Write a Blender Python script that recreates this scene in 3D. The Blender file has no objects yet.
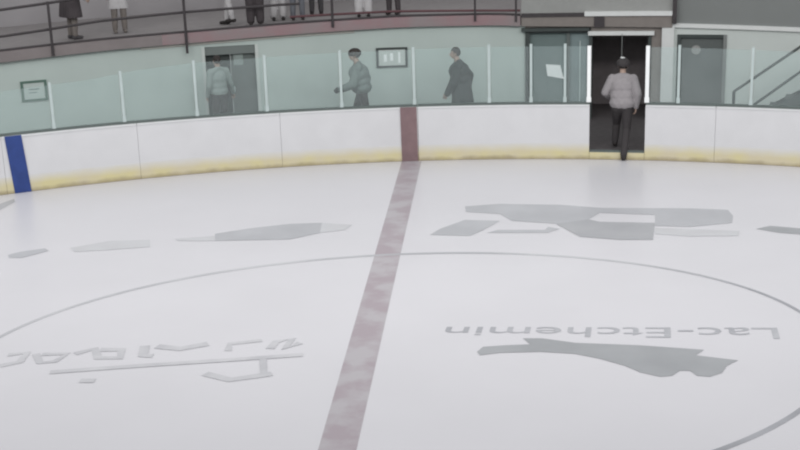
import bpy, bmesh, math
from math import sin, cos, tan, atan, atan2, sqrt, radians, pi
from mathutils import Vector, Matrix

scene = bpy.context.scene
COL = scene.collection

# ------------------------------------------------------------------ camera
EYE = 5.8
FOC, HORIZON, VX, ROLL = 1250.0, -135.0, 481.0, radians(1.8)
PITCH = atan((225 - HORIZON) / FOC)
YAW = atan((VX - 400) * cos(PITCH) / FOC)
FW = Vector((-sin(YAW) * cos(PITCH), cos(YAW) * cos(PITCH), -sin(PITCH)))
RT0 = Vector((cos(YAW), sin(YAW), 0))
UP0 = RT0.cross(FW)
RT = RT0 * cos(ROLL) - UP0 * sin(ROLL)
UP = UP0 * cos(ROLL) + RT0 * sin(ROLL)
cd = bpy.data.cameras.new('camera')
cam = bpy.data.objects.new('camera', cd)
COL.objects.link(cam)
cd.sensor_width = 36
cd.lens = FOC * 36 / 800
cd.clip_end = 300
B = -FW
cam.matrix_world = Matrix(((RT.x, UP.x, B.x, 0), (RT.y, UP.y, B.y, 0), (RT.z, UP.z, B.z, EYE), (0, 0, 0, 1)))
scene.camera = cam

# the boards follow an arc in plan: s runs along it, d is the distance behind the board face
CX, CY, RAD = -0.044, 6.29, 18.53


def ray(x, y):
    return FW + RT * ((x - 400) / FOC) + UP * ((225 - y) / FOC)


def ice(x, y):
    d = ray(x, y)
    t = -EYE / d.z
    return Vector((d.x * t, d.y * t, 0))


def pix(x, y, d):
    D = ray(x, y)
    r = RAD + d
    a = D.x ** 2 + D.y ** 2
    b = 2 * (-CX * D.x - CY * D.y)
    c = CX * CX + CY * CY - r * r
    t = (-b + sqrt(b * b - 4 * a * c)) / (2 * a)
    P = D * t
    return RAD * atan2(P.x - CX, P.y - CY), EYE + P.z


def at(s, d, z):
    th = s / RAD
    return Vector((CX + (RAD + d) * sin(th), CY + (RAD + d) * cos(th), z))


def interp(tab, s):
    if s <= tab[0][0]:
        return tab[0][1]
    for (a, x), (b, y) in zip(tab, tab[1:]):
        if s <= b:
            return x + (y - x) * (s - a) / (b - a)
    return tab[-1][1]


# ------------------------------------------------------------------ materials
def lin(c):
    return tuple(((v / 255) / 12.92 if v / 255 <= .04045 else ((v / 255 + .055) / 1.055) ** 2.4) for v in c) + (1,)


def mat(name, rgb, rough=.6, var=.06, scale=6.0, metal=0.0, spec=.3, rgb2=None, lo=.35, hi=.65, detail=4):
    m = bpy.data.materials.new(name)
    m.use_nodes = True
    nt = m.node_tree
    b = nt.nodes['Principled BSDF']
    b.inputs['Roughness'].default_value = rough
    b.inputs['Metallic'].default_value = metal
    b.inputs['Specular IOR Level'].default_value = spec
    tc = nt.nodes.new('ShaderNodeTexCoord')
    n = nt.nodes.new('ShaderNodeTexNoise')
    n.inputs['Scale'].default_value = scale
    n.inputs['Detail'].default_value = detail
    nt.links.new(tc.outputs['Object'], n.inputs['Vector'])
    r = nt.nodes.new('ShaderNodeValToRGB')
    a = lin(rgb)
    c2 = lin(rgb2) if rgb2 else tuple(max(0, v * (1 - var)) for v in a[:3]) + (1,)
    c1 = a if rgb2 else tuple(min(1, v * (1 + var)) for v in a[:3]) + (1,)
    r.color_ramp.elements[0].position = lo
    r.color_ramp.elements[0].color = c1
    r.color_ramp.elements[1].position = hi
    r.color_ramp.elements[1].color = c2
    nt.links.new(n.outputs['Fac'], r.inputs['Fac'])
    nt.links.new(r.outputs['Color'], b.inputs['Base Color'])
    return m


def glass_mat():
    m = bpy.data.materials.new('scuffed_clear_glass')
    m.use_nodes = True
    nt = m.node_tree
    nt.nodes.clear()
    out = nt.nodes.new('ShaderNodeOutputMaterial')
    tr = nt.nodes.new('ShaderNodeBsdfTransparent')
    tr.inputs['Color'].default_value = (.93, .97, .965, 1)
    gl = nt.nodes.new('ShaderNodeBsdfGlossy')
    gl.inputs['Roughness'].default_value = .08
    gl.inputs['Color'].default_value = (.9, .95, .95, 1)
    df = nt.nodes.new('ShaderNodeBsdfDiffuse')
    df.inputs['Color'].default_value = (.72, .8, .8, 1)
    n = nt.nodes.new('ShaderNodeTexNoise')
    n.inputs['Scale'].default_value = 3
    ramp = nt.nodes.new('ShaderNodeMapRange')
    ramp.inputs['To Min'].default_value = .03
    ramp.inputs['To Max'].default_value = .07
    nt.links.new(n.outputs['Fac'], ramp.inputs['Value'])
    m1 = nt.nodes.new('ShaderNodeMixShader')
    nt.links.new(ramp.outputs['Result'], m1.inputs['Fac'])
    nt.links.new(tr.outputs[0], m1.inputs[1])
    nt.links.new(df.outputs[0], m1.inputs[2])
    m2 = nt.nodes.new('ShaderNodeMixShader')
    m2.inputs['Fac'].default_value = .05
    nt.links.new(m1.outputs[0], m2.inputs[1])
    nt.links.new(gl.outputs[0], m2.inputs[2])
    nt.links.new(m2.outputs[0], out.inputs[0])
    return m


def kick_mat():
    m = mat('stained_yellow_kick_plate', (202, 193, 149), .55, .05, 2.2, rgb2=(198, 189, 162))
    nt = m.node_tree
    b = nt.nodes['Principled BSDF']
    src = b.inputs['Base Color'].links[0].from_socket
    tc = nt.nodes.new('ShaderNodeTexCoord')
    sp = nt.nodes.new('ShaderNodeSeparateXYZ')
    nt.links.new(tc.outputs['Object'], sp.inputs[0])
    n = nt.nodes.new('ShaderNodeTexNoise')
    n.inputs['Scale'].default_value = 3
    n.inputs['Detail'].default_value = 5
    nt.links.new(tc.outputs['Object'], n.inputs['Vector'])
    # scuffed dirty band of uneven height along the foot of the plate
    ma = nt.nodes.new('ShaderNodeMath')
    ma.operation = 'MULTIPLY_ADD'
    ma.inputs[1].default_value = .16
    nt.links.new(n.outputs['Fac'], ma.inputs[0])
    ma.inputs[2].default_value = -.015
    su = nt.nodes.new('ShaderNodeMath')
    su.operation = 'SUBTRACT'
    nt.links.new(ma.outputs[0], su.inputs[0])
    nt.links.new(sp.outputs['Z'], su.inputs[1])
    mr = nt.nodes.new('ShaderNodeMapRange')
    mr.inputs['From Min'].default_value = -.03
    mr.inputs['From Max'].default_value = .05
    mr.inputs['To Max'].default_value = .75
    nt.links.new(su.outputs[0], mr.inputs['Value'])
    mx = nt.nodes.new('ShaderNodeMixRGB')
    wa = nt.nodes.new('ShaderNodeMath')
    wa.operation = 'MULTIPLY_ADD'
    wa.inputs[1].default_value = .1
    nt.links.new(n.outputs['Fac'], wa.inputs[0])
    nt.links.new(sp.outputs['Z'], wa.inputs[2])
    w2 = nt.nodes.new('ShaderNodeMapRange')
    w2.inputs['From Min'].default_value = .2
    w2.inputs['From Max'].default_value = .37
    nt.links.new(wa.outputs[0], w2.inputs['Value'])
    wm = nt.nodes.new('ShaderNodeMixRGB')
    wm.inputs['Color2'].default_value = lin((203, 202, 200))
    nt.links.new(w2.outputs[0], wm.inputs['Fac'])
    nt.links.new(src, wm.inputs['Color1'])
    src = wm.outputs[0]
    mx.inputs['Color2'].default_value = lin((144, 132, 106))
    nt.links.new(mr.outputs[0], mx.inputs['Fac'])
    nt.links.new(src, mx.inputs['Color1'])
    nt.links.new(mx.outputs[0], b.inputs['Base Color'])
    return m


M = dict(
    ice=mat('scraped_ice', (201, 200, 204), .32, .015, .5, spec=.25),
    red_line=mat('worn_red_line', (159, 149, 155), .4, rgb2=(171, 167, 171), scale=2.4, lo=.4, hi=.6),
    circle=mat('faded_circle_line', (165, 166, 170), .4, rgb2=(187, 188, 191), scale=.45, lo=.38, hi=.6),
    circle_dark=mat('dark_circle_line', (143, 144, 149), .4, rgb2=(168, 169, 174), scale=.7, lo=.4, hi=.65),
    logo=mat('faded_grey_logo', (148, 150, 153), .4, rgb2=(157, 159, 162), scale=1.2),
    logo_mid=mat('mid_grey_logo', (157, 158, 162), .4, rgb2=(166, 167, 170), scale=1.2),
    logo_pale=mat('pale_grey_logo', (167, 168, 172), .4, rgb2=(176, 177, 181), scale=1.2),
    faint=mat('very_faint_logo', (178, 178, 182), .4, rgb2=(192, 192, 195), scale=2.5),
    text=mat('grey_ice_lettering', (156, 157, 162), .4, rgb2=(177, 178, 182), scale=2),
    smudge=mat('ghost_smudge', (186, 186, 189), .4, rgb2=(191, 192, 195), scale=2),
    board=mat('white_board', (203, 203, 205), .45, .02, 2, spec=.35),
    kick=kick_mat(),
    cap=mat('white_cap_rail', (209, 210, 211), .4, .02, 5),
    channel=mat('dark_glazing_channel', (92, 100, 98), .6, .05),
    red=mat('dull_red_brown_stripe', (124, 103, 105), .5, .08, 5),
    blue=mat('dark_blue_stripe', (46, 66, 124), .5, .08, 5),
    glass=glass_mat(),
    post=mat('pale_metal_post', (176, 188, 187), .4, .04, spec=.4),
    bright=mat('bright_white_post', (236, 238, 238), .4, .02),
    wall=mat('pale_green_grey_wall', (176, 187, 183), .7, .03, 1.2),
    wall_white=mat('pale_grey_wall', (190, 196, 193), .7, .03, 1.2),
    wall_top=mat('grey_mezzanine_wall', (152, 149, 151), .8, .04, 1.5),
    bulk=mat('dark_grey_bulkhead', (120, 123, 122), .8, .02, 1.5),
    fascia=mat('mauve_fascia', (142, 118, 121), .7, .08, 1.8, rgb2=(136, 126, 127)),
    fascia_grey=mat('brown_grey_fascia', (126, 119, 119), .7, .06, 2),
    rail=mat('dark_rail', (62, 58, 60), .6, .06),
    rail_red=mat('dark_red_rail', (88, 60, 64), .6, .06),
    beige=mat('beige_trim', (172, 172, 166), .7, .03),
    door=mat('dark_grey_green_door', (96, 103, 101), .6, .04, 2),
    door_light=mat('grey_green_header', (112, 119, 117), .6, .04, 2),
    door_teal=mat('teal_grey_door', (104, 118, 117), .6, .04, 2),
    door_blue=mat('blue_grey_door', (118, 132, 133), .6, .04, 2),
    door_grey=mat('dark_grey_door', (88, 93, 92), .6, .04, 2),
    frame_dark=mat('dark_door_frame', (62, 68, 67), .6, .05),
    black=mat('black_tunnel', (124, 118, 119), .8, .06),
    rubber=mat('black_rubber_floor', (80, 76, 77), .9, .08, 8),
    mezz=mat('mezzanine_concrete', (138, 134, 134), .8, .05),
    guard=mat('grey_guard_panel', (142, 143, 141), .7, .03),
    guard_brown=mat('brown_grey_panel', (124, 118, 114), .7, .04),
    white=mat('white_paint', (205, 207, 206), .5, .02),
    paper=mat('white_paper', (196, 208, 205), .7, .02),
    sign_ink=mat('sign_ink', (108, 122, 119), .7, .04),
    green=mat('dull_green_frame', (86, 110, 100), .6, .05),
    stair=mat('dark_stair_metal', (76, 81, 80), .6, .05),
    skin=mat('skin', (160, 138, 126), .55, .03, 20),
    eye=mat('eye_dark', (40, 34, 32), .3, .03),
    lip=mat('lip', (150, 100, 95), .5, .03),
    hair=mat('dark_hair', (50, 46, 44), .7, .1, 30),
    hair_brown=mat('brown_hair', (84, 70, 60), .7, .1, 30),
    shirt=mat('pale_grey_shirt', (134, 144, 141), .8, .05, 8),
    hoodie=mat('mid_grey_hoodie', (104, 115, 112), .85, .05, 8),
    coat=mat('dark_coat', (34, 41, 41), .85, .06, 8),
    sweat=mat('light_grey_sweatshirt', (142, 138, 140), .85, .05, 8),
    trouser=mat('black_trousers', (58, 55, 56), .85, .06, 10),
    jeans=mat('grey_blue_trousers', (98, 100, 106), .85, .06, 10),
    greyleg=mat('dark_grey_trousers', (74, 72, 74), .85, .06, 10),
    khaki=mat('grey_brown_trousers', (112, 106, 102), .85, .05, 10),
    pale=mat('pale_trousers', (178, 176, 177), .85, .04, 10),
    dark_jacket=mat('charcoal_jacket', (66, 61, 63), .85, .05, 10),
    shoe=mat('dark_shoe', (42, 38, 38), .6, .05),
    shoe_white=mat('white_shoe', (190, 190, 188), .6, .04),
)


# ------------------------------------------------------------------ building helpers
class MB:
    def __init__(self):
        self.bm = bmesh.new()
        self.mi = 0

    def face(self, vs):
        try:
            f = self.bm.faces.new(vs)
            f.material_index = self.mi
            return f
        except ValueError:
            return None

    def poly(self, pts):
        return self.face([self.bm.verts.new(p) for p in pts])

    def hexa(self, p):  # 8 points: 4 bottom, 4 top
        v = [self.bm.verts.new(q) for q in p]
        for i in ((3, 2, 1, 0), (4, 5, 6, 7), (0, 1, 5, 4), (1, 2, 6, 5), (2, 3, 7, 6), (3, 0, 4, 7)):
            self.face([v[k] for k in i])

    def arc(self, s0, s1, d0, d1, z0, z1, step=.35):
        """a block that follows the curve of the boards; z0, z1 numbers or functions of s"""
        f0 = z0 if callable(z0) else (lambda s: z0)
        f1 = z1 if callable(z1) else (lambda s: z1)
        n = max(1, int(math.ceil((s1 - s0) / step)))
        prev = None
        for i in range(n + 1):
            s = s0 + (s1 - s0) * i / n
            v = [self.bm.verts.new(at(s, d, z)) for d, z in ((d0, f0(s)), (d1, f0(s)), (d1, f1(s)), (d0, f1(s)))]
            if prev:
                for k in range(4):
                    self.face([prev[k], v[k], v[(k + 1) % 4], prev[(k + 1) % 4]])
            else:
                self.face(v[::-1])
            prev = v
        self.face(prev)
        return self

    def tube(self, pts, r, n=8):
        pts = [Vector(p) for p in pts]
        rings = []
        for i, p in enumerate(pts):
            t = (pts[min(i + 1, len(pts) - 1)] - pts[max(i - 1, 0)]).normalized()
            a = t.orthogonal().normalized() if abs(t.z) > .95 else t.cross(Vector((0, 0, 1))).normalized()
            b = t.cross(a)
            rings.append([self.bm.verts.new(p + (a * cos(2 * pi * k / n) + b * sin(2 * pi * k / n)) * r) for k in range(n)])
        for A, C in zip(rings, rings[1:]):
            for k in range(n):
                self.face([A[k], A[(k + 1) % n], C[(k + 1) % n], C[k]])
        self.face(rings[0][::-1])
        self.face(rings[-1])
        return self

    def ball(self, c, r, sub=2):
        if not hasattr(r, '__len__'):
            r = (r, r, r)
        mtx = Matrix.Translation(Vector(c)) @ Matrix.Diagonal((r[0], r[1], r[2], 1))
        bmesh.ops.create_icosphere(self.bm, subdivisions=sub, radius=1, matrix=mtx)
        return self

    def bone(self, p0, r0, p1, r1):
        p0, p1 = Vector(p0), Vector(p1)
        d = p1 - p0
        if d.length > 1e-6:
            q = Vector((0, 0, 1)).rotation_difference(d.normalized()).to_matrix().to_4x4()
            bmesh.ops.create_cone(self.bm, cap_ends=True, segments=14, radius1=r0, radius2=r1, depth=d.length,
                                  matrix=Matrix.Translation((p0 + p1) / 2) @ q)
        self.ball(p0, r0)
        self.ball(p1, r1)
        return self

    def build(self, name, mats, parent=None, origin=None, smooth=False, voxel=None, rot=None):
        bmesh.ops.recalc_face_normals(self.bm, faces=self.bm.faces)
        me = bpy.data.meshes.new(name)
        if origin is not None and parent is None:
            bmesh.ops.translate(self.bm, verts=self.bm.verts, vec=-Vector(origin))
        self.bm.to_mesh(me)
        self.bm.free()
        for m in (mats if isinstance(mats, (list, tuple)) else [mats]):
            me.materials.append(m)
        if voxel:
            tmp = bpy.data.objects.new('tmp', me)
            COL.objects.link(tmp)
            md = tmp.modifiers.new('r', 'REMESH')
            md.mode = 'VOXEL'
            md.voxel_size = voxel
            sm = tmp.modifiers.new('s', 'SMOOTH')
            sm.factor = .5
            sm.iterations = 4
            dg = bpy.context.evaluated_depsgraph_get()
            me2 = bpy.data.meshes.new_from_object(tmp.evaluated_get(dg))
            bpy.data.objects.remove(tmp)
            bpy.data.meshes.remove(me)
            me = me2
            me.name = name
            me.materials.clear()
            me.materials.append(mats)
            smooth = True
        if smooth:
            me.polygons.foreach_set('use_smooth', [True] * len(me.polygons))
        o = bpy.data.objects.new(name, me)
        COL.objects.link(o)
        if parent is not None:
            o.parent = parent
            if origin is None:   # mesh given in world coordinates
                o.matrix_parent_inverse = root_matrix(parent).inverted()
        elif origin is not None:
            o.location = origin
        return o


def root_matrix(o):
    m = Matrix.Translation(o.location) @ o.rotation_euler.to_matrix().to_4x4()
    if o.parent is not None:
        m = root_matrix(o.parent) @ o.matrix_parent_inverse @ m
    return m


def empty(name, loc, rz=0):
    o = bpy.data.objects.new(name, None)
    o.empty_display_size = .2
    COL.objects.link(o)
    o.location = loc
    o.rotation_euler = (0, 0, rz)
    return o


def tag(o, label, cat, group=None):
    o['label'] = label
    o['category'] = cat
    if group:
        o['group'] = group
    return o


def struct(o, label=None):
    o['kind'] = 'structure'
    if label:
        o['label'] = label
    return o


def arc(*a, **k):
    return MB().arc(*a, **k)


# ------------------------------------------------------------------ ice with its painted marks (one mesh)
fl = MB()
n = 48
rim = [at(-12 + 22 * i / n, .02, 0) for i in range(n + 1)]
low = [Vector((p.x * .9, -6, 0)) for p in rim]
for i in range(n):
    fl.poly([rim[i], rim[i + 1], low[i + 1], low[i]])


def paint(pts, z, mi):
    fl.mi = mi
    f = fl.poly([Vector((p.x, p.y, z)) for p in pts])
    if f and len(pts) > 4:
        bmesh.ops.triangulate(fl.bm, faces=[f])
    fl.mi = 0


def pxpoly(pts, z, mi):
    paint([ice(*p) for p in pts], z, mi)


def stroke(pts, w, z, mi):
    P = [ice(*p) for p in pts]
    prev = None
    w *= 1.45
    for i, p in enumerate(P):
        z += .00015
        t = (P[min(i + 1, len(P) - 1)] - P[max(i - 1, 0)]).normalized()
        a = Vector((-t.y, t.x, 0)) * w / 2
        cur = (p + a, p - a)
        if prev:
            paint([prev[0], prev[1], cur[1], cur[0]], z, mi)
        prev = cur


# centre line
for i in range(40):
    y0, y1 = -5 + 29.75 * i / 40, -5 + 29.75 * (i + 1) / 40
    x0, x1 = (-1.455 + .0145 * (y - 11.7) for y in (y0, y1))
    paint([Vector((x0 - .2, y0, 0)), Vector((x0 + .2, y0, 0)), Vector((x1 + .2, y1, 0)), Vector((x1 - .2, y1, 0))], .002, 1)
# centre circle
cc, ax, ay, rot = Vector((-1.02, 14.49, 0)), 5.42, 3.96, radians(9.27)
N = 160
for i in range(N):
    q = []
    for a, w in ((i, -.03), (i + 1, -.03), (i + 1, .03), (i, .03)):
        t = 2 * pi * a / N
        x, y = (ax + w) * cos(t), (ay + w * 1.4) * sin(t)
        q.append(cc + Vector((x * cos(rot) - y * sin(rot), x * sin(rot) + y * cos(rot), 0)))
    paint(q, .003, 9 if (i > N * .8 or i < N * .07) else 2)
# feather shaped logo
pxpoly([(477, 352), (483, 347), (505, 345.5), (530, 344.5), (523, 338.5), (542, 338.5), (575, 343), (640, 345.5), (704, 350), (696, 355.5),
        (738, 360.5), (727, 366), (722, 373), (710, 377), (697, 376), (690, 371), (680, 371), (672, 376), (660, 377), (640, 372.5),
        (625, 366), (600, 359), (575, 354), (540, 352), (500, 353), (480, 355.5)], .004, 3)
# far side logo
pxpoly([(465, 206.5), (500, 204), (560, 205), (600, 208), (690, 208.5), (728, 210), (733, 216), (732, 223), (690, 227), (655, 226), (655, 215),
        (600, 213), (588, 220), (560, 224), (512, 221), (500, 214), (466, 212)], .004, 4)
pxpoly([(556, 224), (588, 219.5), (600, 222), (655, 223), (653, 240), (620, 240), (580, 237)], .005, 10)
pxpoly([(430, 235), (440, 229), (465, 220), (500, 221), (482, 231), (470, 236)], .004, 4)
pxpoly([(487, 233), (498, 230), (545, 230), (548, 227), (560, 229), (548, 233)], .004, 4)
pxpoly([(655, 228), (740, 231), (738, 236), (690, 236.5), (655, 234)], .004, 5)
pxpoly([(756, 229), (770, 226), (800, 228.5), (830, 232), (820, 236), (780, 233)], .004, 3)
pxpoly([(215, 234), (250, 228.5), (290, 224), (322, 223), (320, 233), (290, 239.5), (215, 241)], .004, 4)
pxpoly([(175, 239), (215, 236), (215, 241), (178, 241)], .004, 5)
pxpoly([(322, 223), (352, 225), (345, 230), (320, 233)], .004, 5)
pxpoly([(8, 255), (20, 252), (45, 248.5), (49, 251), (22, 258), (9, 258)], .004, 4)
pxpoly([(70, 248), (110, 241), (150, 240), (150, 247), (110, 250), (75, 252)], .004, 8)
pxpoly([(-20, 214), (0, 204), (14, 199), (15, 202), (0, 210), (-18, 219)], .004, 4)
# faint lettering left of the centre line
for pts, w in (([(50, 372.5), (140, 366), (240, 359.5), (303, 355)], .075), ([(80, 381), (95, 381)], .08),
               ([(205, 374), (230, 380), (255, 376.5), (272, 374)], .09), ([(263, 358), (264, 375)], .06),
               ([(0, 366), (20, 362), (27, 353), (8, 355)], .08), ([(36, 354), (40, 363), (55, 361.5), (67, 354), (42, 354.5)], .07),
               ([(75, 354), (95, 349), (98, 358), (120, 358), (122, 350), (100, 350)], .09),
               ([(145, 346), (143, 356), (153, 356)], .09), ([(157, 346.5), (180, 349), (208, 344)], .1),
               ([(228, 351), (230, 344), (262, 340.5)], .07), ([(270, 349), (276, 342), (292, 339), (285, 349), (300, 343)], .08)):
    stroke(pts, w, .004 + .0008 * (pts[0][0] % 3), 6)
# lettering facing the far side of the rink
fc = bpy.data.curves.new('ice_text', 'FONT')
fc.body = 'Lac-Etchemin'
fc.offset = .0
fo = bpy.data.objects.new('ice_text', fc)
COL.objects.link(fo)
tm = bpy.data.meshes.new_from_object(fo.evaluated_get(bpy.context.evaluated_depsgraph_get()))
bpy.data.objects.remove(fo)
xs = [v.co.x for v in tm.vertices]
x0, x1 = min(xs), max(xs)
h1 = max(v.co.y for v in tm.vertices)
A0, A1 = ice(777, 328), ice(447, 327)          # baseline from the L to the n
T0, T1 = ice(780, 339), ice(443, 335.5)        # tops of the letters, nearer to the camera
vs = []
for v in tm.vertices:
    u, w = (v.co.x - x0) / (x1 - x0), v.co.y / h1
    p = A0.lerp(A1, u).lerp(T0.lerp(T1, u), w)
    vs.append(fl.bm.verts.new((p.x, p.y, .004)))
fl.mi = 7
for p in tm.polygons:
    fl.face([vs[i] for i in p.vertices])
fl.mi = 0
# painted faces all look up
floor = fl.build('floor', [M['ice'], M['red_line'], M['circle'], M['logo'], M['logo_pale'], M['smudge'], M['faint'], M['text'], M['smudge'], M['circle_dark'], M['logo_mid']])
struct(floor, 'white ice with worn centre line, centre circle and faded grey logos')

# ------------------------------------------------------------------ the setting behind the boards
ZT = [(-12, 1.95), (-8.7, 2.05), (-6.9, 2.13), (-5.1, 2.18), (-3.2, 2.25), (-1.3, 2.31), (.5, 2.3), (1.0, 2.26), (3.7, 2.21), (6, 2.14), (10, 2.05)]
ztop = lambda s: interp(ZT, s)
mezz = lambda s: ztop(s) + .22
DW, FZ = 3.4, .15
struct(arc(-12, 10, .1, DW + .3, -.05, FZ).build('floor_corridor', M['rubber']), 'black rubber corridor floor behind the boards')
w = MB()
DOORS = ((-5.09, -4.03, 2.05), (1.04, 2.25, 2.15), (2.27, 3.36, 2.05), (3.88, 4.73, 2.03))
w.arc(-12, DOORS[0][0], DW, DW + .2, FZ, ztop)
w.arc(DOORS[0][1], DOORS[1][0], DW, DW + .2, FZ, ztop)
w.arc(DOORS[0][0], DOORS[0][1], DW, DW + .2, DOORS[0][2], ztop)
struct(w.build('wall_back', M['wall']), 'pale green grey corridor wall')
w = MB()
w.arc(DOORS[1][0], DOORS[1][1], DW, DW + .2, DOORS[1][2], ztop)
w.arc(DOORS[2][0], DOORS[2][1], DW, DW + .2, DOORS[2][2], ztop)
w.arc(DOORS[2][1], 3.6, DW, DW + .2, FZ, ztop)
struct(w.build('wall_middle', M['guard_brown']), 'brown grey wall over the dark doorway')
w = MB()
w.arc(3.6, DOORS[3][0], DW, DW + .2, FZ, ztop)
w.arc(DOORS[3][0], DOORS[3][1], DW, DW + .2, DOORS[3][2], ztop)
w.arc(DOORS[3][1], 10, DW, DW + .2, FZ, ztop)
struct(w.build('wall_right', M['wall_white']), 'pale grey wall behind the stairs')
struct(arc(3.58, 3.8, DW - .08, DW, FZ, ztop).build('column', M['white']), 'white pilaster between dark doorway and grey door')
struct(arc(3.6, 10, DW - .06, DW + .3, ztop, lambda s: ztop(s) + .09).build('trim_1', M['white']), 'white ledge under the grey bulkhead')
struct(arc(3.82, 10, DW, DW + .3, lambda s: ztop(s) + .09, 5.5).build('wall_bulkhead', M['bulk']), 'plain grey upper wall over the stairs')
struct(arc(-12, -5.8, DW - .12, DW + .1, ztop, mezz).build('trim_2', M['fascia_grey']), 'brown grey edge beam of the mezzanine')
struct(arc(-5.8, .95, DW - .12, DW + .1, ztop, mezz).build('trim_3', M['fascia']), 'mauve edge beam of the mezzanine')
struct(arc(-6.2, -2.2, DW - .03, DW, lambda s: ztop(s) - .07, ztop).build('trim_4', M['beige']), 'pale strip along top of the wall')
struct(arc(-12, 3.8, DW + .1, 8, lambda s: ztop(s), mezz).build('floor_mezzanine', M['mezz']), 'grey mezzanine floor')
struct(arc(-12, 3.8, 7.8, 8, mezz, 5.5).build('wall_mezzanine', M['wall_top']), 'grey back wall of the mezzanine')

# left doorway: recessed door with header
d1 = empty('door_1', at(-4.56, DW + .1, FZ))
arc(-5.09, -5.03, DW - .02, DW + .2, FZ, 2.05).build('door_frame', M['wall_white'], d1)
arc(-4.09, -4.03, DW - .02, DW + .2, FZ, 2.05).build('door_frame', M['wall_white'], d1)
arc(-5.03, -4.09, DW + .02, DW + .2, 1.86, 2.05).build('header_panel', M['door_light'], d1)
arc(-5.03, -4.56, DW + .14, DW + .2, FZ, 1.86).build('door_leaf', M['frame_dark'], d1)
lf = arc(-4.555, -4.09, DW + .1, DW + .16, FZ, 1.86).build('door_leaf', M['door'], d1)
arc(-4.53, -4.5, DW + .06, DW + .1, 1.0, 1.12).build('door_handle', M['post'], lf)
struct(d1, 'dark grey green double door in the left doorway')
# middle doors behind the glass
d2 = empty('door_2', at(1.6, DW + .1, FZ))
arc(1.04, 1.13, DW - .05, DW + .2, FZ, 2.2).build('door_frame', M['frame_dark'], d2)
arc(1.13, 2.25, DW - .05, DW + .2, 2.1, 2.2).build('door_frame', M['frame_dark'], d2)
arc(1.13, 1.82, DW + .06, DW + .12, FZ, 2.1).build('door_leaf', M['door_teal'], d2)
arc(1.82, 1.88, DW, DW + .2, FZ, 2.1).build('door_mullion', M['door'], d2)
dl = arc(1.88, 2.25, DW + .06, DW + .12, FZ, 2.1).build('door_leaf', M['door_blue'], d2)
arc(2.06, 2.08, DW + .03, DW + .06, .5, 1.9).build('pull_bar', M['post'], dl)
struct(d2, 'teal grey doors with a dark frame')
# dark doorway to the changing rooms
tn = MB()
tn.arc(2.12, 2.27, DW + .2, DW + 1.8, FZ, 2.2)
tn.arc(3.36, 3.5, DW + .2, DW + 1.8, FZ, 2.2)
tn.arc(2.12, 3.5, DW + 1.8, DW + 1.9, FZ, 2.2)
tn.arc(2.12, 3.5, DW + .2, DW + 1.9, 2.06, 2.2)
struct(tn.build('wall_tunnel', M['black']), 'black passage behind the gate')
struct(arc(2.12, 3.5, DW + .3, DW + 1.9, -.05, FZ).build('floor_tunnel', M['rubber']))
d4 = empty('door_4', at(2.8, DW, FZ))
arc(2.22, 3.44, DW - .1, DW, 2.04, 2.13).build('door_lintel', M['white'], d4)
arc(2.24, 2.3, DW - .03, DW + .2, FZ, 2.04).build('door_frame', M['frame_dark'], d4)
arc(3.33, 3.39, DW - .03, DW + .2, FZ, 2.04).build('door_frame', M['frame_dark'], d4)
struct(d4, 'dark doorway under a white lintel')
# grey door on the right
d3 = empty('door_3', at(4.3, DW, FZ))
arc(3.86, 3.92, DW - .03, DW + .1, FZ, 2.05).build('door_frame', M['frame_dark'], d3)
arc(4.69, 4.75, DW - .03, DW + .1, FZ, 2.05).build('door_frame', M['bulk'], d3)
arc(3.92, 4.69, DW - .03, DW + .1, 1.98, 2.05).build('door_frame', M['frame_dark'], d3)
lf = arc(3.92, 4.69, DW + .03, DW + .09, FZ, 1.98).build('door_leaf', M['door_grey'], d3)
struct(d3, 'dark grey door beside the white pilaster')

# ------------------------------------------------------------------ dasher boards
GL = 'white dasher board panel '
BOARDS = (
    (-12, -9.2, GL + 'at the far left end, left of the blue stripe', ()),
    (-9.197, -6.653, GL + 'carrying the dark blue stripe', ((-9.135, -8.825, 'blue'),)),
    (-6.65, -3.843, GL + 'below the doorway with the person in pale shirt', ()),
    (-3.84, -1.075, GL + 'carrying the red brown centre stripe', ((-1.425, -1.095, 'red'),)),
    (-1.07, 2.36, GL + 'between the red brown stripe and the open gate', ()),
    (3.45, 4.797, GL + 'immediately right of the open gate', ()),
    (4.8, 10, GL + 'below the stair rails, at the right end', ()),
)
BT = 1.11
for a, b, label, stripes in BOARDS:
    r = empty('dasher_board', at((a + b) / 2, .05, 0))
    tag(r, label, 'rink board', 'dasher boards')
    arc(a + .001, b - .001, 0, .09, .32, BT - .03).build('facing', M['board'], r)
    arc(a + .001, b - .001, -.006, .09, 0.004, .33).build('kick_plate', M['kick'], r)
    arc(a + .004, b - .004, -.015, .12, BT - .03, BT).build('cap_rail', M['cap'], r)
    arc(a + .004, b - .004, .045, .12, BT, BT + .045).build('glazing_channel', M['channel'], r)
    for p, q, c in stripes:
        k = MB()
        sl = .075 if c == 'blue' else .01
        k.hexa([at(x, d, .004) for x, d in ((p + sl, -.022), (q + sl, -.022), (q + sl, 0), (p + sl, 0))]
               + [at(x, d, BT + .004) for x, d in ((p, -.022), (q, -.022), (q, 0), (p, 0))])
        k.build('stripe', M[c], r)['label'] = ('dark blue' if c == 'blue' else 'red brown') + ' upright stripe'
g = empty('gate_sill', at(2.9, .05, 0))
tag(g, 'low yellow stained sill across the bottom of the open gate', 'sill')
arc(2.365, 3.445, -.012, .09, .004, .15).build('kick_plate', M['kick'], g)
arc(2.365, 3.445, -.012, .1, .15, .18).build('cap_strip', M['channel'], g)

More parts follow.
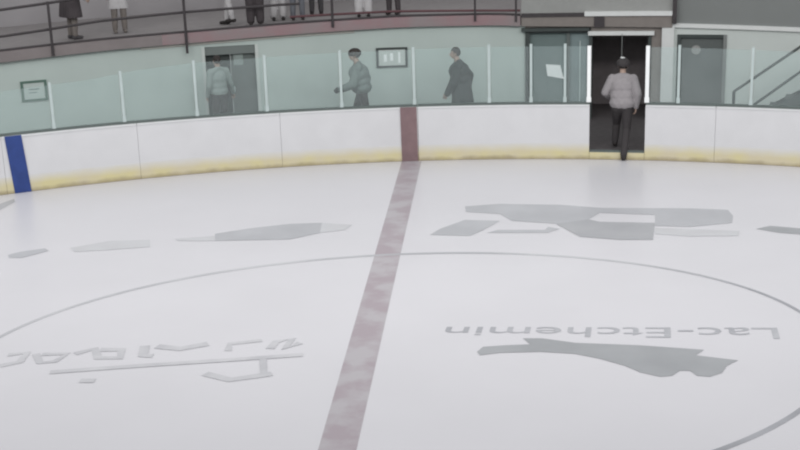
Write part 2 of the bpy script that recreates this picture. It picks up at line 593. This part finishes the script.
# ------------------------------------------------------------------ glass and its posts
gtop = lambda s: interp([(-12, 1.92), (-9, 1.96), (-7.5, 2.02), (-6.5, 2.14), (-5.5, 2.2), (-3.4, 2.24), (0, 2.27), (3, 2.26), (6, 2.2), (10, 2.1)], s)
POSTS = (
    (-9.6, 'post', 'slim glass post at the extreme left, left of the blue stripe'),
    (-8.2, 'post', 'slim glass post just right of the green framed notice'),
    (-6.87, 'post', 'slim glass post above the board, second to the left of doorway'),
    (-5.46, 'post', 'slim glass post close beside left jamb of the left doorway'),
    (-4.08, 'post', 'slim glass post at right jamb of the left doorway'),
    (-2.59, 'post', 'slim glass post in front of person in grey hoodie'),
    (-1.13, 'post', 'slim glass post above the red brown stripe'),
    (.37, 'post', 'slim glass post right of the person in dark coat'),
    (1.2, 'post', 'slim glass post left of the white paper notice'),
    (1.87, 'post', 'slim glass post right of the white paper notice'),
    (2.34, 'bright', 'bright white gate post on left side of the gate'),
    (3.47, 'bright', 'bright white gate post on right side of the gate'),
    (4.07, 'post', 'slim glass post in front of the grey door with round sign'),
    (5.44, 'post', 'slim glass post in front of the stair rails'),
    (7.6, 'post', 'slim glass post at the extreme right end of the boards'),
)
for s, m, label in POSTS:
    hw = .025 if m == 'post' else .036
    r = tag(empty('glass_post', at(s, .08, BT)), label, 'post', 'glass support posts')
    top = gtop(s) + .05 if m == 'post' else 2.27
    if m == 'bright':
        arc(s - hw, s + hw, .03, .11, BT + .046, top).build('upright', M[m], r)
    else:
        arc(s - hw, s + hw, .04, .1, BT + .045, top).build('upright', M[m], r)
    arc(s - hw - .01, s + hw + .01, .035, .115, BT + .046, BT + .14).build('base_clip', M['post' if m == 'post' else 'bright'], r)
PANES = (
    'clear glass pane in front of the green framed notice',
    'clear glass pane right of the green framed notice',
    'clear glass pane between green notice and left doorway, nearer the doorway',
    'clear glass pane in front of the left doorway',
    'clear glass pane between the left doorway and person in grey hoodie',
    'clear glass pane in front of the grey hoodie person and the framed sign',
    'clear glass pane in front of the person in dark coat',
    'clear glass pane in front of the wall corner, left of dark door frame',
    'clear glass pane in front of the white paper notice',
    'narrow glass pane directly left of the gate',
    None,
    'narrow glass pane directly right of the gate',
    'clear glass pane in front of the dark grey door with round sign',
    'clear glass pane in front of the stair rails at right',
)
for (a, ma, _), (b, mb, _), label in zip(POSTS, POSTS[1:], PANES):
    if label:
        o = arc(a + (.042 if ma == 'post' else .055), b - (.042 if mb == 'post' else .055), .065, .08, BT + .046, gtop).build('rink_glass', M['glass'], None, at((a + b) / 2, .07, BT))
        tag(o, label, 'glass pane', 'glass panes above the boards')

# ------------------------------------------------------------------ notices
def framed(name, label, cat, s0, s1, z0, z1, frame, t, inner, marks):
    r = tag(empty(name, at((s0 + s1) / 2, DW, z0)), label, cat)
    f = MB()
    for q in ((s0, s1, z0, z0 + t), (s0, s1, z1 - t, z1), (s0, s0 + t, z0 + t, z1 - t), (s1 - t, s1, z0 + t, z1 - t)):
        f.arc(q[0], q[1], DW - .035, DW - .004, q[2], q[3])
    f.build('sign_frame', M[frame], r)
    p = arc(s0 + t, s1 - t, DW - .02, DW - .006, z0 + t, z1 - t).build('sheet', M[inner], r)
    if marks:
        k = MB()
        for a, b, c, d in marks:
            k.arc(s0 + (s1 - s0) * a, s0 + (s1 - s0) * b, DW - .023, DW - .0205, z0 + (z1 - z0) * c, z0 + (z1 - z0) * d)
        k.build('printed_marks', M['bright' if name == 'framed_sign' else 'sign_ink'], p)
    return r


framed('framed_sign', 'dark framed pale sign on the wall between two walking people', 'sign', -1.8, -1.2, 1.4, 1.85, 'frame_dark', .045, 'wall_white',
       ((.24, .34, .3, .66), (.44, .54, .34, .72), (.7, .77, .22, .76)))
framed('framed_notice', 'green framed pale notice on the left wall', 'notice', -8.4, -7.94, 1.16, 1.6, 'green', .045, 'wall',
       ((.3, .7, .55, .6), (.3, .6, .4, .44)))
o = MB()
o.hexa([at(s, d, z) for s, d, z in ((1.46, DW + .045, 1.12), (1.77, DW + .045, 1.05), (1.77, DW + .058, 1.05), (1.46, DW + .058, 1.12),
                                  (1.43, DW + .045, 1.38), (1.7, DW + .045, 1.36), (1.7, DW + .058, 1.36), (1.43, DW + .058, 1.38))])
tag(o.build('paper_notice', M['bright'], None, at(1.6, DW + .05, 1.05)), 'white paper notice stuck on the teal grey door', 'notice')
o = arc(-4.5, -4.32, DW + .08, DW + .098, 1.6, 1.84).build('door_sign', M['shirt'], None, at(-4.41, DW + .09, 1.6))
tag(o, 'small pale sign on the door behind the person in pale shirt', 'sign')
s, z = pix(696, 50, DW)
dm = MB()
mm = Matrix.Translation(at(s, DW + .02, z)) @ Matrix.Rotation(-s / RAD, 4, 'Z') @ Matrix.Rotation(pi / 2, 4, 'X')
bmesh.ops.create_cone(dm.bm, cap_ends=True, segments=28, radius1=.1, radius2=.1, depth=.016, matrix=mm)
tag(dm.build('round_sign', M['guard'], None, at(s, DW + .02, z)), 'small round pale sign high on the grey door', 'sign')
cs, cz = pix(622, 37, DW - .2)
_, ce = pix(622, 57, DW - .2)
r = tag(empty('pull_cord', at(cs, DW - .12, ztop(cs))), 'thin pale cord hanging in the dark doorway above the person', 'cord')
MB().tube([at(cs, DW - .12, 2.07), at(cs, DW - .12, ce)], .009).build('cord', M['bulk'], r)
MB().ball(at(cs, DW - .12, ce - .03), (.022, .022, .035)).build('knob', M['white'], r)

# ------------------------------------------------------------------ mezzanine railing
rl = tag(empty('railing', at(-5, DW, 2.4)), 'dark metal railing with red lower rail along the mezzanine edge', 'railing')


def run(a, b, dz, base=mezz, d=DW + .0):
    nn = 40
    return [at(a + (b - a) * i / nn, d, base(a + (b - a) * i / nn) + dz) for i in range(nn + 1)]


MID = [(-12, 2.55), (-8.65, 2.58), (-7.86, 2.65), (-6.88, 2.76), (-5.4, 2.84), (-3.5, 2.9), (-1.5, 2.93), (1, 2.95)]
mid = lambda s: interp(MID, s)
MB().tube(run(-11.8, .95, .02), .028).build('lower_rail', M['rail'], rl)
MB().tube(run(-11.8, -3.2, 0, mid), .028).build('middle_rail', M['rail'], rl)
MB().tube(run(-11.8, .95, .55, mid), .03).build('top_rail', M['rail'], rl)
MB().tube(run(-3.4, .95, .0, lambda s: interp([(-3.4, 2.62), (-1.5, 2.655), (.1, 2.62), (.95, 2.6)], s)), .026).build('red_rail', M['rail_red'], rl)['label'] = 'dark red rail'
for x, y in ((-70, 40), (50, 30), (184.5, 20), (332, 12), (475, 10), (516, 10)):
    s, _ = pix(x, y, DW - .03)
    zb = mezz(s) - .2 if x != 184.5 else 1.96
    if x > 100 and x != 184.5:
        zb = mezz(s) - .12
    MB().tube([at(s, DW - .15, zb), at(s, DW - .15, mid(s) + .6)], .03 if x < 400 else .022).build('railing_post', M['rail'], rl)

# raised platform front between the fascia and the bulkhead
gd = tag(empty('platform_guard', at(2.3, DW, 2.3)), 'grey panelled platform guard with white rail above the dark doorway', 'guard')
arc(.97, 2.2, DW - .1, DW + .05, ztop, 2.46).build('lower_panel', M['guard_brown'], gd)
arc(2.2, 3.76, DW - .1, DW + .05, ztop, 2.46).build('lower_panel', M['guard_brown'], gd)
arc(.97, 2.2, DW - .12, DW + .05, 2.46, 2.54).build('dark_rail', M['rail'], gd)
arc(2.15, 3.76, DW - .14, DW + .05, 2.47, 2.57).build('white_rail', M['white'], gd)
arc(.97, 3.76, DW - .05, DW + .05, 2.54, 3.4).build('upper_panel', M['guard'], gd)
arc(.97, 2.24, DW - .12, DW - .02, 2.14, 2.21).build('dark_strip', M['frame_dark'], gd)
arc(2.33, 2.52, DW - .13, DW - .1, 2.23, 2.46).build('bracket', M['rail'], gd)
arc(3.77, 3.84, DW - .16, DW - .08, 2.3, 3.4).build('end_post', M['rail'], gd)

# ------------------------------------------------------------------ stairs on the right
st = tag(empty('staircase', at(6.2, 2.8, FZ)), 'dark staircase rising to the right along the pale wall', 'staircase')
run_, rise = .27, .1785
s0 = 5.06
for i in range(12):
    a = s0 + run_ * i
    z = FZ + rise * (i + 1)
    if z > 3:
        break
    t = arc(a, a + run_ + .03, 2.45, 3.0, z - .04, z).build('tread', M['stair'], st)
    arc(a, a + .02, 2.45, 3.0, z - rise, z - .04).build('riser', M['stair'], t)
slope = rise / run_
for d in (2.41, 3.0):
    arc(s0 + .05, s0 + run_ * 12, d, d + .045, lambda s: max(FZ, FZ + (s - s0) * slope - .22), lambda s: FZ + (s - s0) * slope + .12).build('stringer', M['stair'], st)
hr = tag(empty('stair_handrail', at(4.97, 2.4, FZ)), 'dark two bar stair handrail with upright newel post', 'handrail')
q = [pix(734, 91.5, 2.38), pix(800, 47, 2.38)]
k = (q[1][1] - q[0][1]) / (q[1][0] - q[0][0])
MB().tube([at(q[0][0] + i * .2, 2.38, q[0][1] + i * .2 * k) for i in range(16)], .028).build('top_bar', M['stair'], hr)
q2 = [pix(755, 104, 2.38), pix(800, 72, 2.38)]
k2 = (q2[1][1] - q2[0][1]) / (q2[1][0] - q2[0][0])
sb = q[0][0]
MB().tube([at(sb + i * .2, 2.38, q2[0][1] + (sb + i * .2 - q2[0][0]) * k2) for i in range(16)], .028).build('lower_bar', M['stair'], hr)
MB().tube([at(sb, 2.38, FZ), at(sb, 2.38, q[0][1] + .01)], .032).build('newel_post', M['frame_dark'], hr)


# ------------------------------------------------------------------ people
def person(label, s, d, z, face, H=1.75, top='hoodie', legs='trouser', shoes='shoe', hair='hair', stride=0.0, arms=None, coat=0.0,
           gloves=None, helmet=None, shell=1.0, bulk=1.0, fine=True, group=None, legw=1.0, feet=None, turn=0.0, lean=0.0):
    """local axes: x to the person's right, y forwards, z up"""
    k = H / 1.75
    root = empty('person', at(s, d, z), radians(face) - s / RAD)
    tag(root, label, 'person', group)
    V = lambda x, y, zz: Vector((x * k, (y + lean * max(0, zz - .9)) * k, zz * k))
    hips = [V(.09, 0, .9), V(-.09, 0, .9)]
    if feet is None:
        if stride:
            feet = [((.1, stride * .55, .52), (.1, stride, .085)), ((-.1, -stride * .25, .5), (-.1, -stride, .15))]
        else:
            feet = [((.1, .02, .5), (.11, 0, .085)), ((-.1, .02, .5), (-.11, 0, .085))]
    if arms is None:
        arms = [((.25, -.04, 1.13), (.26, .05, .88)), ((-.25, -.04, 1.13), (-.26, .05, .88))]
    sh = [V(.185, 0, 1.42), V(-.185, 0, 1.42)]
    vx = .0075 if fine else .014

    def arm_pts(i):
        e, h = arms[i]
        return sh[i], V(*e), V(*h)

    def leg_pts(i):
        kn, an = feet[i]
        return hips[i], Vector(kn) * k, Vector(an) * k

    # body: one continuous surface
    b = MB()
    b.ball(V(0, 0, .95), (.165 * k, .115 * k, .13 * k)).ball(V(0, 0, 1.1), (.14 * k, .1 * k, .17 * k)).ball(V(0, 0, 1.28), (.165 * k, .11 * k, .19 * k))
    b.bone(V(.15, 0, 1.41), .06 * k, V(-.15, 0, 1.41), .06 * k)
    b.bone(V(0, -.01, 1.42), .062 * k, V(0, .015, 1.56), .055 * k)
    hc = V(0, .03, 1.645)
    ct, sn = cos(turn), sin(turn)

    def hp(x, y, zz):
        return hc + Vector((x * ct - y * sn, x * sn + y * ct, zz)) * k

    b.ball(hp(0, -.01, .015), (.076 * k, .095 * k, .1 * k), 3)
    b.ball(hp(0, .02, -.045), (.06 * k, .072 * k, .07 * k))
    b.bone(hp(0, .088, .005), .011 * k, hp(0, .108, -.03), .016 * k)
    b.bone(hp(.02, .07, -.055), .016 * k, hp(-.02, .07, -.055), .016 * k)
    for sg in (1, -1):
        b.ball(hp(.077 * sg, -.01, -.005), (.013 * k, .024 * k, .034 * k))
        b.ball(hp(.03 * sg, .07, .035), (.026 * k, .016 * k, .012 * k))
    hands = []
    for i, sg in ((0, 1), (1, -1)):
        a, e, h = arm_pts(i)
        b.bone(a, .058 * k, e, .043 * k).bone(e, .042 * k, h, .028 * k)
        dv = (h - e).normalized()
        wv = Vector((0, 1, 0)) - dv * dv.y
        wv = wv.normalized() if wv.length > .3 else Vector((sg, 0, 0))
        if abs(dv.y) > .85:
            wv = Vector((0, 0, 1)) - dv * dv.z
            wv.normalize()
        nv = dv.cross(wv) * (1 if (dv.cross(wv)).x * sg < 0 else -1)
        hd = [(h, h + dv * .085 * k, wv, nv, dv)]
        for j, o in enumerate((-.03, -.01, .01, .03)):
            b.bone(h + wv * o * .6 * k, .016 * k, h + dv * .085 * k + wv * o * 1.1 * k, .0125 * k)
        for j, (o, L) in enumerate(((-.036, .058), (-.012, .074), (.012, .08), (.036, .07))):
            p0 = h + dv * .088 * k + wv * o * k
            p1 = p0 + (dv * .85 + nv * .4) * L * .5 * k
            p2 = p1 + (dv * .5 + nv * .85) * L * .5 * k
            b.bone(p0, .0105 * k, p1, .0095 * k).bone(p1, .0095 * k, p2, .008 * k)
        p0 = h + dv * .025 * k + wv * .022 * k
        p1 = p0 + (dv * .6 + wv * .75 + nv * .25).normalized() * .045 * k
        b.bone(p0, .014 * k, p1, .0115 * k).bone(p1, .0115 * k, p1 + (dv * .9 + nv * .4).normalized() * .032 * k, .009 * k)
        hands.append((h, dv, wv, nv))
        hh, kn, an = leg_pts(i)
        b.bone(hh, .085 * k, kn, .055 * k).bone(kn, .054 * k, an, .036 * k)
        b.bone(an - Vector((0, .03, .03)) * k, .038 * k, an + Vector((0, .14, -.05)) * k, .03 * k)
    b.build('body', M['skin'], root, (0, 0, 0), voxel=vx)
    # face details
    for sg in (1, -1):
        MB().ball(hp(.03 * sg, .084, .017), (.011 * k, .007 * k, .007 * k)).build('eye', M['eye'], root, (0, 0, 0), smooth=True)
    MB().ball(hp(0, .087, -.06), (.022 * k, .008 * k, .006 * k)).build('mouth', M['lip'], root, (0, 0, 0), smooth=True)
    # hair or helmet
    hm = MB().ball(hp(0, -.016, .022), (.086 * k, .103 * k, .106 * k), 4)
    inv = lambda p: (((p - hc) / k).x * ct + ((p - hc) / k).y * sn, -((p - hc) / k).x * sn + ((p - hc) / k).y * ct, ((p - hc) / k).z)
    kill = []
    for f in hm.bm.faces:
        x, y, zz = inv(f.calc_center_median())
        if (y > .025 and zz < .055) or zz < -.045 or (y > -.03 and zz < -.0):
            kill.append(f)
    bmesh.ops.delete(hm.bm, geom=kill, context='FACES')
    hm.build('hair', M[hair], root, (0, 0, 0), smooth=True)
    if helmet:
        h2 = MB().ball(hp(0, -.012, .04), (.105 * k * shell, .125 * k * shell, .105 * k), 4)
        kill = [f for f in h2.bm.faces if inv(f.calc_center_median())[2] < .0]
        bmesh.ops.delete(h2.bm, geom=kill, context='FACES')
        h2.build('helmet' if helmet == 'trouser' else 'cap', M[helmet], root, (0, 0, 0), smooth=True)
        if helmet == 'trouser':
            MB().ball(hp(-.01, -.02, .146), (.045 * k, .06 * k, .012 * k), 2).build('crown_patch', M['white'], root, (0, 0, 0), smooth=True)['label'] = 'pale patch on the crown'  # flat pale oval on top of the helmet
    # top
    t = MB()
    w_ = bulk
    t.ball(V(0, 0, 1.0), (.2 * k * w_, .145 * k * w_, .16 * k)).ball(V(0, 0, 1.12), (.19 * k * w_, .14 * k * w_, .19 * k))
    t.ball(V(0, 0, 1.28), (.2 * k * w_, .145 * k * w_, .2 * k))
    t.bone(V(.15 * w_, 0, 1.41), .08 * k, V(-.15 * w_, 0, 1.41), .08 * k)
    t.bone(V(.05, -.035, 1.485), .045 * k, V(-.05, -.035, 1.485), .045 * k)
    for sg in (1, -1):
        t.bone(V(.05 * sg, -.02, 1.47), .06 * k, V(.19 * sg, 0, 1.395), .085 * k)
    for i in (0, 1):
        a, e, h = arm_pts(i)
        e2 = e + (e - V(0, 0, e.z / k)) * (w_ - 1) * .3
        t.bone(a, .082 * k * (1 + (w_ - 1) * .35), e2, .063 * k * w_).bone(e2, .062 * k * w_, h, .045 * k * w_)
    if coat:
        for x in (-.09, 0, .09):
            t.bone(V(x, 0, .98), .13 * k * bulk, V(x * 1.35 * bulk, -.01, coat), .15 * k * bulk)
    o = t.build('coat' if coat else 'top', M[top], root, (0, 0, 0), voxel=.012 if fine else .016)
    if coat:   # a straight hem
        bm = bmesh.new()
        bm.from_mesh(o.data)
        bmesh.ops.bisect_plane(bm, geom=bm.verts[:] + bm.edges[:] + bm.faces[:], plane_co=(0, 0, coat * k), plane_no=(0, 0, -1), clear_outer=True)
        bm.to_mesh(o.data)
        bm.free()
    # trousers
    t = MB()
    t.ball(V(0, 0, .93), (.178 * k, .132 * k, .12 * k))
    for i in (0, 1):
        hh, kn, an = leg_pts(i)
        t.bone(hh, .104 * k * legw, kn, .075 * k * legw).bone(kn, .075 * k * legw, an + Vector((0, 0, .02)), .062 * k * legw)
    t.build('trousers', M[legs], root, (0, 0, 0), voxel=.012 if fine else .016)
    for i in (0, 1):
        hh, kn, an = leg_pts(i)
        f = MB()
        f.bone(an - Vector((0, .035, .032)) * k, .05 * k, an + Vector((0, .15, -.045)) * k, .041 * k)
        f.bone(an, .055 * k, an - Vector((0, .01, .03)) * k, .055 * k)
        f.build('shoe', M[shoes], root, (0, 0, 0), voxel=.012)
        if gloves:
            h, dv, wv, nv = hands[i]
            f = MB()
            f.bone(h - dv * .02, .034 * k, h + dv * .07 * k, .038 * k)
            for o, L in ((-.036, .062), (-.012, .078), (.012, .084), (.036, .074)):
                p0 = h + dv * .085 * k + wv * o * k
                p1 = p0 + (dv * .85 + nv * .4) * L * .5 * k
                f.bone(p0, .0145 * k, p1, .0135 * k).bone(p1, .0135 * k, p1 + (dv * .5 + nv * .85) * L * .5 * k, .012 * k)
            p0 = h + dv * .025 * k + wv * .022 * k
            p1 = p0 + (dv * .6 + wv * .75 + nv * .25).normalized() * .045 * k
            f.bone(p0, .018 * k, p1, .0155 * k).bone(p1, .0155 * k, p1 + (dv * .9 + nv * .4).normalized() * .034 * k, .013 * k)
            f.build('glove', M[gloves], root, (0, 0, 0), voxel=.008)
    return root


LEFT, RIGHT, AWAY, NEAR = 90, -90, 0, 180
person('person in pale grey shirt standing in the left doorway', -4.84, 2.75, FZ, 25, 1.78, 'shirt', 'trouser', arms=[
    ((.29, .0, 1.13), (.4, .12, .9)), ((-.25, -.02, 1.13), (-.24, .1, .9))])
person('person in mid grey hoodie walking left, dark gloved hand held forward', -2.12, 2.0, FZ, LEFT, 1.87, 'hoodie', 'trouser', stride=.26,
       gloves='coat', lean=.14, bulk=1.5, helmet='hair', shell=1.08, arms=[((.24, -.12, 1.13), (.26, .02, .9)), ((-.25, .14, 1.1), (-.22, .42, 1.0))])
person('person in long dark coat walking left past the framed sign', -.17, 2.0, FZ, LEFT, 1.84, 'coat', 'trouser', stride=.3, coat=.62,
       lean=.14, bulk=1.55, arms=[((.25, -.16, 1.14), (.27, -.12, .88)), ((-.25, .12, 1.1), (-.24, .3, .86))])
person('person in light grey sweatshirt and black trousers stepping out through the open gate', 2.98, .3, 0.0, AWAY, 1.93, 'sweat', 'trouser',
       bulk=1.2, lean=.2, helmet='trouser', shell=1.15, feet=[((.09, .0, .52), (.06, -.32, .085)), ((-.1, .22, .58), (-.12, .16, .245))],
       arms=[((.26, -.04, 1.16), (.25, .03, .92)), ((-.29, .0, 1.17), (-.22, .2, 1.05))])
G = 'people standing on the mezzanine'
for label, x, yf, d, face, kw in (
    ('person in long charcoal coat and grey brown trousers, leftmost on the mezzanine', 74, 44, .62, -70, dict(top='dark_jacket', legs='khaki', shoes='greyleg', coat=.5, bulk=1.3,
        arms=[((.25, .02, 1.13), (.3, .22, .92)), ((-.25, -.04, 1.13), (-.26, .05, .88))])),
    ('person in pale coat on the mezzanine, second from the left', 121, 38, 1.0, 180, dict(top='pale', legs='khaki', shoes='khaki', coat=.55, bulk=.85)),
    ('slim person in pale trousers beside a person in black trousers on the mezzanine', 230, 22, .7, 70, dict(legs='pale', top='dark_jacket', stride=.1)),
    ('person in black trousers on the mezzanine left of broad pale trousers', 256, 27, .3, 180, dict(legs='dark_jacket', top='dark_jacket', bulk=1.1, legw=1.5)),
    ('person in pale trousers and dark shoes right of the black trousers', 279, 26, .9, 180, dict(legs='pale', top='hoodie', legw=1.45)),
    ('person in grey blue trousers on the mezzanine near the middle railing post', 298, 20, .7, 180, dict(legs='jeans', top='coat')),
    ('person in dark grey trousers standing left of the middle railing post', 317, 20, 1.35, 180, dict(legs='greyleg', top='hoodie')),
    ('person in wide pale trousers with dark shoes right of the middle railing post', 364, 23, .3, 180, dict(legs='pale', top='shirt', bulk=1.1, legw=1.5)),
    ('person in charcoal trousers, rightmost on the mezzanine', 394, 20, .5, 160, dict(legs='dark_jacket', top='dark_jacket')),
):
    s, _ = pix(x, yf, DW + d)
    person(label, s, DW + d, mezz(s) + .005, face, 1.72, fine=False, **kw)

# ------------------------------------------------------------------ light
wd = bpy.data.worlds.new('hall_light')
scene.world = wd
wd.use_nodes = True
bg = wd.node_tree.nodes['Background']
bg.inputs['Color'].default_value = (.97, .985, 1, 1)
bg.inputs['Strength'].default_value = .66
for x in (-9, 0, 9):
    for y, p in ((2, 150), (11, 110), (19, 80)):
        L = bpy.data.lights.new('arena_lamp', 'AREA')
        L.shape = 'RECTANGLE'
        L.size, L.size_y = 2.4, 1.2
        L.energy = p
        L.color = (1, .985, .985)
        o = bpy.data.objects.new('arena_lamp', L)
        COL.objects.link(o)
        o.location = (x, y, 9.5)

for x in (-12, -4, 4, 12):      # unseen fill lights added to brighten the far wall and mezzanine
    L = bpy.data.lights.new('far_wall_fill', 'AREA')
    L.shape = 'RECTANGLE'
    L.size, L.size_y = 5, 1.6
    L.energy = 330
    L.color = (1, .99, .98)
    o = bpy.data.objects.new('far_wall_fill', L)
    COL.objects.link(o)
    o.location = (x, 14, 9)
    o.rotation_euler = (radians(68), 0, 0)

scene.view_settings.view_transform = 'Standard'
scene.view_settings.look = 'None'
scene.view_settings.gamma = 1
scene.view_settings.use_curve_mapping = False
scene.view_settings.exposure = 0.0
scene.cycles.filter_width = 2.2
scene.cycles.max_bounces = 8
scene.cycles.transparent_max_bounces = 12
scene.cycles.use_denoising = True
